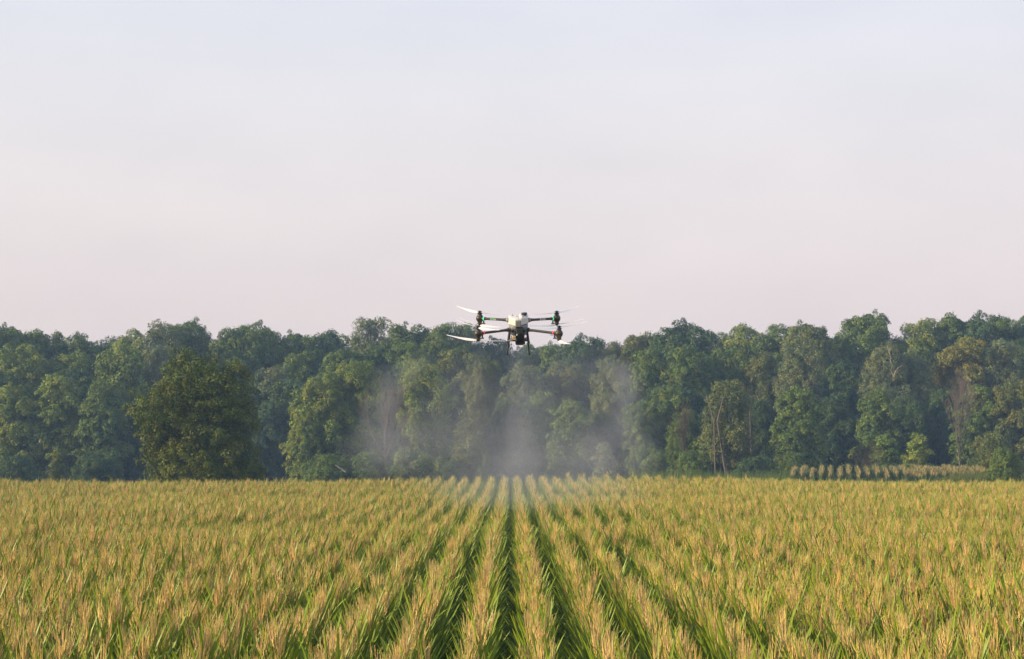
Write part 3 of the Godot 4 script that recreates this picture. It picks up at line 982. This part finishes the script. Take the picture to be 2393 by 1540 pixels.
# the second block of corn by the woods, whose rows point at the camera, and the weeds on the bank
func make_far_corn() -> void:
	var crop := Node3D.new()
	crop.name = "far_corn_crop"
	add_child(crop)
	tag(crop, "small block of corn in front of the right woods, its rows seen end on", "corn", "", "stuff")
	rng.seed = 21
	var kinds := [corn_parts(3), corn_parts(6)]
	var lists := [[], []]
	var axis := Vector3(sin(0.186), 0, -cos(0.186))
	var side := Vector3(cos(0.186), 0, sin(0.186))
	var origin := at(1850, 1100, 142.0)
	for row in 23:
		var d := 0.0
		while d < 16.0:
			d += 0.17 + 0.03 * rng.randf()
			var p := origin + side * (row * 0.76 + rng.randfn() * (0.07 if row < 13 else 0.22)) + axis * (d + row * 0.06 + fmod(row * 0.618, 1.0) * 1.6)
			p.y = -0.15 + 0.10 * row / 25.0 + 0.25 * smoothstep(0.0, 6.0, d)
			var tall := 1.02 + 0.035 * rng.randfn() + 0.05 * sin(row * 2.3)
			lists[rng.randi() % 2].append([Transform3D(Basis(Vector3.UP, rng.randf() * TAU).scaled(Vector3(1, tall, 1)), p), 0, d, Color(0.82, 0.80 + 0.05 * rng.randf(), 0.82)])
	for k in 2:
		var green := Buf.new()
		for b in kinds[k].blades:
			green.v.append_array(b.v); green.n.append_array(b.n); green.c.append_array(b.c)
		var m := ArrayMesh.new()
		green.add_to(m, M.far_corn_leaf)
		kinds[k].tassel.add_to(m, M.corn_tassel)
		kinds[k].stalk.add_to(m, M.corn_stalk)
		scatter(crop, "corn_rows", m, lists[k])
	# weeds: upright tufts of blades along the field's far side and over the bank on the right
	var tuft := Buf.new()
	var r := RandomNumberGenerator.new()
	r.seed = 5
	for i in 26:
		corn_blade(tuft, Vector3(r.randfn() * 0.15, 0, r.randfn() * 0.15), r.randf() * TAU, 0.7 + 0.5 * r.randf(), 0.03, 0.1, r.randf_range(0.2, 1.1), 0.4, r)
	var places := []
	for i in 1900:
		var x := rng.randf_range(-40, 52)
		var d := far_edge(x) + rng.randf_range(0.6, 9.0)
		var s := rng.randf_range(0.7, 1.25)
		places.append([Transform3D(Basis(Vector3.UP, rng.randf() * TAU).scaled(Vector3(1, s, 1)), Vector3(x, ground_y(x, -d), -d)), 0, d, Color(1, 0.95, 0.9)])
	for i in 900:
		var t := rng.randf()
		var p := at(lerpf(2090, 2300, t), 1110, rng.randf_range(131, 141))
		p.y = 0.0
		var s := lerpf(0.9, 2.15, smoothstep(0.1, 0.8, t)) * rng.randf_range(0.75, 1.1)
		places.append([Transform3D(Basis(Vector3.UP, rng.randf() * TAU).scaled(Vector3(1.2, s, 1.2)), p), 0, 0, Color(0.9, 0.95, 0.9)])
	for i in 500:   # rough grass before the far corn
		var p := at(rng.randf_range(1820, 2290), 1110, rng.randf_range(128, 139))
		p.y = -0.2
		places.append([Transform3D(Basis(Vector3.UP, rng.randf() * TAU).scaled(Vector3(1.1, rng.randf_range(0.9, 1.75), 1.1)), p), 0, 0, Color(0.9, 0.95, 0.9)])
	for i in 700:
		var p := at(rng.randf_range(1480, 1860), 1110, rng.randf_range(118, 160))
		p.y = 0.0
		places.append([Transform3D(Basis(Vector3.UP, rng.randf() * TAU).scaled(Vector3(1.2, rng.randf_range(1.3, 2.4), 1.2)), p), 0, 0, Color(0.75, 0.95, 0.8)])
	var weeds := Node3D.new()
	weeds.name = "weeds"
	add_child(weeds)
	tag(weeds, "tall rank weeds between the corn and the woods", "weeds", "", "stuff")
	scatter(weeds, "weed_tufts", tuft.mesh(M.weed_leaf), places)


# ---------------------------------------------------------------- the drone and its spray
func letters(text: String, size: float, parent: Node, where: Transform3D, material: Material) -> void:
	var f := SystemFont.new()
	f.font_names = PackedStringArray(["Droid Sans"])
	f.font_weight = 700
	var t := TextMesh.new()
	t.text = text
	t.font = f
	t.font_size = 32
	t.pixel_size = size / 24.0
	t.depth = 0.003
	var o := part("lettering", t, parent, material)
	o.transform = where


func blade_mesh(flip: float, material: Material) -> ArrayMesh:
	var b := Buf.new()
	var rows := []
	var n := 9
	for i in n:
		var t := float(i) / (n - 1)
		var x := lerpf(0.035, 0.68, t)
		var chord := lerpf(0.045, 0.100, smoothstep(0.0, 0.2, t)) * lerpf(1.0, 0.38, smoothstep(0.2, 1.0, t))
		var pitch := lerpf(0.34, 0.10, t) * flip
		var lift := 0.045 * t * t
		var ring := []
		for q in [[-0.35, 0.0], [-0.12, 0.09], [0.25, 0.06], [0.65, 0.0], [0.25, -0.035], [-0.12, -0.04]]:
			var z: float = q[0] * chord * flip
			var y: float = q[1] * chord
			ring.append(Vector3(x, lift + y * cos(pitch) - z * sin(pitch), z * cos(pitch) + y * sin(pitch)))
		rows.append(ring)
	for i in n - 1:
		var heart := Vector3.ZERO
		for p in rows[i] + rows[i + 1]: heart += p / 12.0
		for k in 6:
			b.face(rows[i][k], rows[i][(k + 1) % 6], rows[i + 1][(k + 1) % 6], rows[i + 1][k], heart)
	for k in range(1, 5):
		b.quad(rows[n - 1][0], rows[n - 1][k], rows[n - 1][k + 1], rows[n - 1][0], Vector3.RIGHT)
	return b.mesh(material)


func make_drone() -> void:
	var shell := mat("drone_shell", lin(0.74, 0.70, 0.65), 0.45)
	var grey := mat("drone_grey", lin(0.25, 0.25, 0.245), 0.5)
	var dark := mat("drone_dark", lin(0.040, 0.046, 0.042), 0.42)
	var black := mat("drone_black", lin(0.012, 0.012, 0.013), 0.35)
	var motor_mat := mat("motor_casing", lin(0.075, 0.062, 0.050), 0.42, 0.25)
	var tube_mat := mat("arm_tube", lin(0.028, 0.026, 0.024), 0.33)
	var white := mat("blade_white", lin(0.80, 0.79, 0.77), 0.4)
	var yellow := mat("hose_yellow", lin(0.62, 0.38, 0.04), 0.5)
	var steel := mat("fitting_metal", lin(0.55, 0.55, 0.55), 0.35, 0.7)
	var ink := mat("letter_white", lin(0.85, 0.86, 0.88), 0.6)
	var ink_green := mat("letter_green", lin(0.28, 0.62, 0.30), 0.6)
	var led_green := mat("led_green", lin(0.05, 0.5, 0.2), 0.3)
	led_green.emission_enabled = true
	led_green.emission = lin(0.12, 0.9, 0.42)
	led_green.emission_energy_multiplier = 0.6
	var led_red := mat("led_red", lin(0.6, 0.03, 0.03), 0.3)
	led_red.emission_enabled = true
	led_red.emission = lin(0.9, 0.08, 0.07)
	led_red.emission_energy_multiplier = 0.5
	var glass := mat("lens_glass", lin(0.01, 0.01, 0.012), 0.08)

	var o := thing("spray_drone", "large eight-propeller spray drone hovering above the corn with a pale tank", "drone", at(1211.5, 765.6, 34.0))
	o.rotation_degrees = Vector3(14.0, 0, 0)

	# tank: two chamfered halves with a dark spine between them in front
	var b := Buf.new()
	b.prism([Vector2(-0.195, -0.26), Vector2(0.005, -0.26), Vector2(0.005, 0.245), Vector2(-0.062, 0.245), Vector2(-0.195, 0.06)], 0.075, 0.212, 0.02, 0.97)
	b.prism([Vector2(0.007, -0.26), Vector2(0.195, -0.26), Vector2(0.195, 0.05), Vector2(0.052, 0.240), Vector2(0.007, 0.240)], 0.078, 0.225, 0.022, 0.96)
	b.prism([Vector2(0.02, -0.24), Vector2(0.17, -0.24), Vector2(0.165, 0.02), Vector2(0.06, 0.15), Vector2(0.02, 0.12)], 0.222, 0.246, 0.012, 0.86)
	b.box(Vector3(-0.10, 0.214, -0.06), Vector3(0.13, 0.016, 0.22), 0.006)
	var tank := part("tank", b.mesh(shell), o)
	b = Buf.new()
	b.prism([Vector2(-0.064, 0.20), Vector2(0.052, 0.20), Vector2(0.052, 0.262), Vector2(0.036, 0.278), Vector2(-0.048, 0.278), Vector2(-0.064, 0.262)], 0.056, 0.186, 0.014, 0.98)
	part("spine", b.mesh(grey), tank)
	b = Buf.new()
	b.lathe([Vector2(0, 0), Vector2(0.052, 0), Vector2(0.052, 0.02), Vector2(0.058, 0.022), Vector2(0.058, 0.046), Vector2(0.05, 0.054), Vector2(0, 0.056)], 24, Transform3D(Basis(Vector3.BACK, 0.10), Vector3(0.115, 0.242, 0.0)))
	part("filler_cap", b.mesh(dark), tank)
	b = Buf.new()
	b.lathe([Vector2(0, 0), Vector2(0.012, 0), Vector2(0.012, 0.016), Vector2(0, 0.018)], 12, Transform3D(Basis(), Vector3(-0.115, 0.222, -0.1)))
	part("vent_plug", b.mesh(dark), tank)

	# body
	b = Buf.new()
	b.prism([Vector2(-0.185, -0.34), Vector2(0.185, -0.34), Vector2(0.185, 0.12), Vector2(0.10, 0.235), Vector2(-0.10, 0.235), Vector2(-0.185, 0.12)], -0.03, 0.072, 0.014, 1.0)
	b.prism([Vector2(-0.145, -0.3), Vector2(0.155, -0.3), Vector2(0.155, 0.12), Vector2(0.10, 0.215), Vector2(-0.10, 0.215), Vector2(-0.145, 0.12)], -0.125, -0.028, 0.012, 1.08)
	var body := part("fuselage", b.mesh(grey), o)
	b = Buf.new()
	b.box(Vector3(-0.095, 0.03, 0.225), Vector3(0.09, 0.05, 0.04), 0.008)
	b.box(Vector3(-0.115, -0.075, 0.2), Vector3(0.07, 0.07, 0.05), 0.01)
	part("nose_panel", b.mesh(shell), body).material_override = mat("nose_grey", lin(0.44, 0.42, 0.40), 0.5)
	for s in [-0.112, 0.098]:
		b = Buf.new()
		b.lathe([Vector2(0, 0), Vector2(0.024, 0), Vector2(0.024, 0.03), Vector2(0.018, 0.034), Vector2(0, 0.03)], 18, Transform3D(Basis(Vector3.RIGHT, PI / 2), Vector3(s, -0.028, 0.225)))
		var eye := part("camera", b.mesh(black), body)
		b = Buf.new()
		b.lathe([Vector2(0, 0), Vector2(0.011, 0), Vector2(0.009, 0.006), Vector2(0, 0.008)], 14, Transform3D(Basis(Vector3.RIGHT, PI / 2), Vector3(s, -0.028, 0.2565)))
		part("lens", b.mesh(glass), eye)
	b = Buf.new()
	b.prism([Vector2(-0.062, 0.0), Vector2(0.118, 0.0), Vector2(0.118, 0.235), Vector2(0.09, 0.268), Vector2(-0.034, 0.268), Vector2(-0.062, 0.235)], -0.225, 0.032, 0.016, 1.0)
	b.box(Vector3(0.02, 0.044, 0.235), Vector3(0.15, 0.022, 0.05), 0.006)
	part("front_module", b.mesh(dark), o)
	b = Buf.new()
	b.lathe([Vector2(0, 0), Vector2(0.075, 0), Vector2(0.085, 0.012), Vector2(0.085, 0.07), Vector2(0.07, 0.085), Vector2(0, 0.085)], 24, Transform3D(Basis(Vector3.RIGHT, PI / 2), Vector3(0.03, -0.135, 0.215)))
	part("radar_dome", b.mesh(black), o)
	b = Buf.new()
	b.box(Vector3(0.0, -0.02, -0.40), Vector3(0.24, 0.2, 0.14), 0.02)
	part("battery", b.mesh(dark), o)
	# hose, pump fittings and the yellow plug
	b = Buf.new()
	b.box(Vector3(-0.092, -0.165, 0.19), Vector3(0.045, 0.06, 0.05), 0.012)
	b.tube(Vector3(-0.08, -0.18, 0.215), Vector3(-0.02, -0.222, 0.235), 0.012, 0.01, 8, Color.WHITE, Color.WHITE, true)
	part("hose_coupling", b.mesh(yellow), o)
	b = Buf.new()
	b.tube(Vector3(-0.135, -0.13, 0.18), Vector3(-0.125, -0.225, 0.18), 0.014, 0.016, 10, Color.WHITE, Color.WHITE, true)
	part("pipe", b.mesh(steel), o)
	for p in [Vector3(-0.150, -0.222, 0.1), Vector3(0.148, -0.205, 0.1)]:
		b = Buf.new()
		b.lathe([Vector2(0, -0.032), Vector2(0.02, -0.026), Vector2(0.032, 0), Vector2(0.02, 0.026), Vector2(0, 0.032)], 14, Transform3D(Basis(), p))
		part("flow_valve", b.mesh(grey), o)
	b = Buf.new()
	b.box(Vector3(0.0, -0.245, 0.06), Vector3(0.37, 0.028, 0.03), 0.008)
	b.box(Vector3(0.03, -0.235, 0.1), Vector3(0.2, 0.03, 0.14), 0.008)
	part("crossbar", b.mesh(dark), o)
	b = Buf.new()
	b.box(Vector3(0.035, -0.278, 0.1), Vector3(0.19, 0.05, 0.13), 0.01)
	b.box(Vector3(0.025, -0.305, 0.1), Vector3(0.15, 0.03, 0.1), 0.008)
	part("terrain_radar", b.mesh(dark), o)

	# landing legs: a front and a rear strut on each side
	for s in [-1, 1]:
		for zz in [0.12, -0.34]:
			b = Buf.new()
			var hip := Vector3(s * 0.165, -0.05, zz * 0.8)
			var foot := Vector3(s * 0.213, -0.505 if zz > 0 else -0.36, zz)
			b.tube(hip, hip.lerp(foot, 0.25), 0.024, 0.019, 12)
			b.tube(hip.lerp(foot, 0.25), foot, 0.019, 0.013, 12, Color.WHITE, Color.WHITE, true)
			var leg := part("landing_leg", b.mesh(tube_mat), o)
			b = Buf.new()
			b.tube(foot + Vector3(0, 0.02, 0), foot - Vector3(0, 0.012, 0), 0.018, 0.016, 12, Color.WHITE, Color.WHITE, true)
			part("foot_pad", b.mesh(black), leg)

	# arms: rear pair carries green lights and letters, front pair red lights
	# per corner: side, z, motor y, root, azimuths of the right-hand blades above and below (degrees, + away from the camera)
	for a in [[-1, -0.85, 0.035, Vector3(-0.19, 0.115, -0.2), -47.0, -52.0], [1, -0.85, 0.035, Vector3(0.19, 0.115, -0.2), 47.0, 36.0], [-1, 0.85, 0.036, Vector3(-0.17, -0.012, 0.16), -52.0, -27.0], [1, 0.85, 0.036, Vector3(0.17, -0.012, 0.16), 36.0, -72.0]]:
		var rear: bool = a[1] < 0
		var s: float = a[0]
		var hub := Vector3(s * 0.768, a[2], a[1])
		var root: Vector3 = a[3]
		var dir := (hub - root).normalized()
		var fitting := hub - dir * 0.14
		b = Buf.new()
		b.tube(root, root + dir * 0.05, 0.040, 0.040, 14, Color.WHITE, Color.WHITE, true)
		b.tube(root + dir * 0.05, root + dir * 0.16, 0.036, 0.027, 14, Color.WHITE, Color.WHITE, true)
		b.tube(root + dir * 0.12, fitting, 0.026, 0.026, 14)
		b.tube(fitting - dir * 0.04, hub, 0.032, 0.034, 14, Color.WHITE, Color.WHITE, true)
		var arm := part("arm", b.mesh(tube_mat), o)
		b = Buf.new()
		b.tube(root - dir * 0.01, root + dir * 0.035, 0.046, 0.046, 14, Color.WHITE, Color.WHITE, true)
		part("hinge_collar", b.mesh(grey), arm)
		b = Buf.new()
		b.tube(fitting - dir * 0.012, fitting + dir * 0.014, 0.0355, 0.037, 18, Color.WHITE, Color.WHITE, true)
		part("indicator_light", b.mesh(led_green if rear else led_red), arm)
		if rear:
			# reads along the arm, on the side towards the camera
			var along := Vector3(dir.x, dir.y, dir.z) * (1.0 if s > 0 else -1.0)
			var out := Vector3.BACK - along * along.z
			out = (out.normalized() + Vector3.UP * 0.12).normalized()
			out = (out - along * out.dot(along)).normalized()
			var mid := root.lerp(fitting, 0.56 if s > 0 else 0.60) + out * 0.0262
			letters("N715VR", 0.036, arm, Transform3D(Basis(along, out.cross(along), out), mid), ink if s > 0 else ink_green)
		# motor pair on one axis
		for up in [1, -1]:
			b = Buf.new()
			var half := Transform3D(Basis() if up > 0 else Basis(Vector3.RIGHT, PI), hub)
			b.lathe([Vector2(0.074, -0.012), Vector2(0.074, 0.012), Vector2(0.066, 0.040), Vector2(0.047, 0.064), Vector2(0.042, 0.082), Vector2(0.044, 0.096), Vector2(0.054, 0.099), Vector2(0.054, 0.107), Vector2(0.030, 0.112), Vector2(0, 0.112)], 28, half)
			var motor := part("motor", b.mesh(motor_mat), o)
			for k in 10:
				b = Buf.new()
				var t := TAU * k / 10
				var e := Vector3(cos(t), 0, sin(t))
				b.tube(half * (e * 0.0715 + Vector3(0, 0.016, 0)), half * (e * 0.050 + Vector3(0, 0.060, 0)), 0.005, 0.005, 5, Color.WHITE, Color.WHITE, true)
				part("cooling_rib", b.mesh(dark), motor)
			var rotor := Node3D.new()
			rotor.name = "propeller"
			o.add_child(rotor, true)
			rotor.position = hub + Vector3(0, 0.124 * up, 0)
			b = Buf.new()
			b.lathe([Vector2(0, -0.02), Vector2(0.026, -0.02), Vector2(0.03, -0.008), Vector2(0.03, 0.012), Vector2(0.044, 0.014), Vector2(0.044, 0.02), Vector2(0.016, 0.026), Vector2(0.014, 0.034), Vector2(0, 0.036)], 18)
			part("rotor_hub", b.mesh(black), rotor)
			var spin: float = a[4] if up > 0 else a[5]
			for k in 2:
				var bl := part("blade", blade_mesh(1.0 if (up * s > 0) == rear else -1.0, white), rotor)
				bl.rotation.y = deg_to_rad(spin) + PI * k
		# spray nozzle under the arm
		b = Buf.new()
		var nz := fitting + dir * 0.02
		b.tube(nz, nz - Vector3(0, 0.085, 0), 0.016, 0.014, 12, Color.WHITE, Color.WHITE, true)
		b.lathe([Vector2(0, -0.022), Vector2(0.034, -0.02), Vector2(0.036, -0.008), Vector2(0.018, 0.0), Vector2(0, 0.0)], 18, Transform3D(Basis(), nz - Vector3(0, 0.085, 0)))
		part("spray_nozzle", b.mesh(dark), o)


func make_spray() -> void:
	var o := Node3D.new()
	o.name = "spray_mist"
	add_child(o)
	tag(o, "pale drifting spray mist sinking from the drone onto the corn", "mist", "", "stuff")
	rng.seed = 9
	# px, py, half width, half height (pixels), depth, how much of the view it veils
	var puffs := [
		[1212, 900, 35.9, 110, 40, 0.029], [1216, 970, 44.4, 120, 41, 0.043], [1214, 1020, 48.6, 100, 42, 0.052], [1212, 1070, 63.4, 80, 43, 0.057], [1222, 1100, 95, 70, 44, 0.057], [1240, 960, 84.5, 170, 44, 0.048],
		[1200, 1000, 29.6, 120, 40, 0.038], [1230, 1040, 35.9, 90, 41, 0.033], [1262, 930, 42.2, 90, 43, 0.038], [1180, 1080, 48.6, 60, 42, 0.038],
		[905, 920, 52, 70, 44, 0.096], [885, 980, 80, 110, 45, 0.096], [940, 880, 60, 46, 43, 0.08], [990, 850, 60, 34, 42, 0.048], [870, 1050, 120, 80, 46, 0.096], [960, 1030, 120, 110, 46, 0.08],
		[1462, 900, 46, 70, 44, 0.112], [1440, 870, 60, 44, 43, 0.096], [1400, 840, 60, 40, 42, 0.048], [1462, 970, 50, 110, 45, 0.112], [1430, 1030, 90, 100, 46, 0.112], [1370, 1060, 100, 80, 46, 0.096], [1490, 1050, 60, 90, 46, 0.08],
		[1200, 1050, 380, 90, 50, 0.07], [1130, 1110, 320, 70, 52, 0.065], [1300, 1110, 320, 70, 54, 0.065], [1200, 1000, 330, 170, 48, 0.081], [1090, 960, 140, 140, 46, 0.057], [1340, 960, 140, 140, 46, 0.057],
		[1160, 1150, 280, 60, 60, 0.069], [1300, 1150, 300, 50, 66, 0.069], [1200, 830, 170, 40, 38, 0.023], [1122, 850, 26, 66, 35, 0.03], [1304, 850, 26, 66, 35, 0.03], [1080, 870, 60, 60, 38, 0.03], [1345, 860, 60, 60, 38, 0.03], [1210, 850, 40, 60, 37, 0.03],
	]
	for p in puffs:
		var depth: float = p[4]
		for k in 3:
			var w: float = p[2] * (0.95 - 0.22 * k) * 2.0 / FOC * depth
			var h: float = p[3] * (0.95 - 0.20 * k) * 2.0 / FOC * depth
			var thick := minf(w, 4.0) * 1.1
			var f := FogVolume.new()
			f.name = "mist_puff"
			f.shape = RenderingServer.FOG_VOLUME_SHAPE_ELLIPSOID
			f.size = Vector3(w, h, thick)
			var m := FogMaterial.new()
			m.density = -log(1.0 - p[5]) / 3.6 / (thick * 0.72)
			m.albedo = lin(0.86, 0.89, 0.96)
			f.material = m
			o.add_child(f, true)
			f.position = at(p[0] + rng.randfn() * p[2] * 0.14, p[1] + rng.randfn() * p[3] * 0.12, depth + rng.randfn() * 0.6)
			f.rotation_degrees.z = rng.randfn() * 8.0


func _ready() -> void:
	soft_noise.seed = 3
	soft_noise.frequency = 0.02
	soft_noise.fractal_octaves = 4
	set_stage()
	make_materials()
	make_ground()
	make_woods()
	make_lone_tree()
	make_dead_trees()
	make_corn()
	make_far_corn()
	make_drone()
	make_spray()
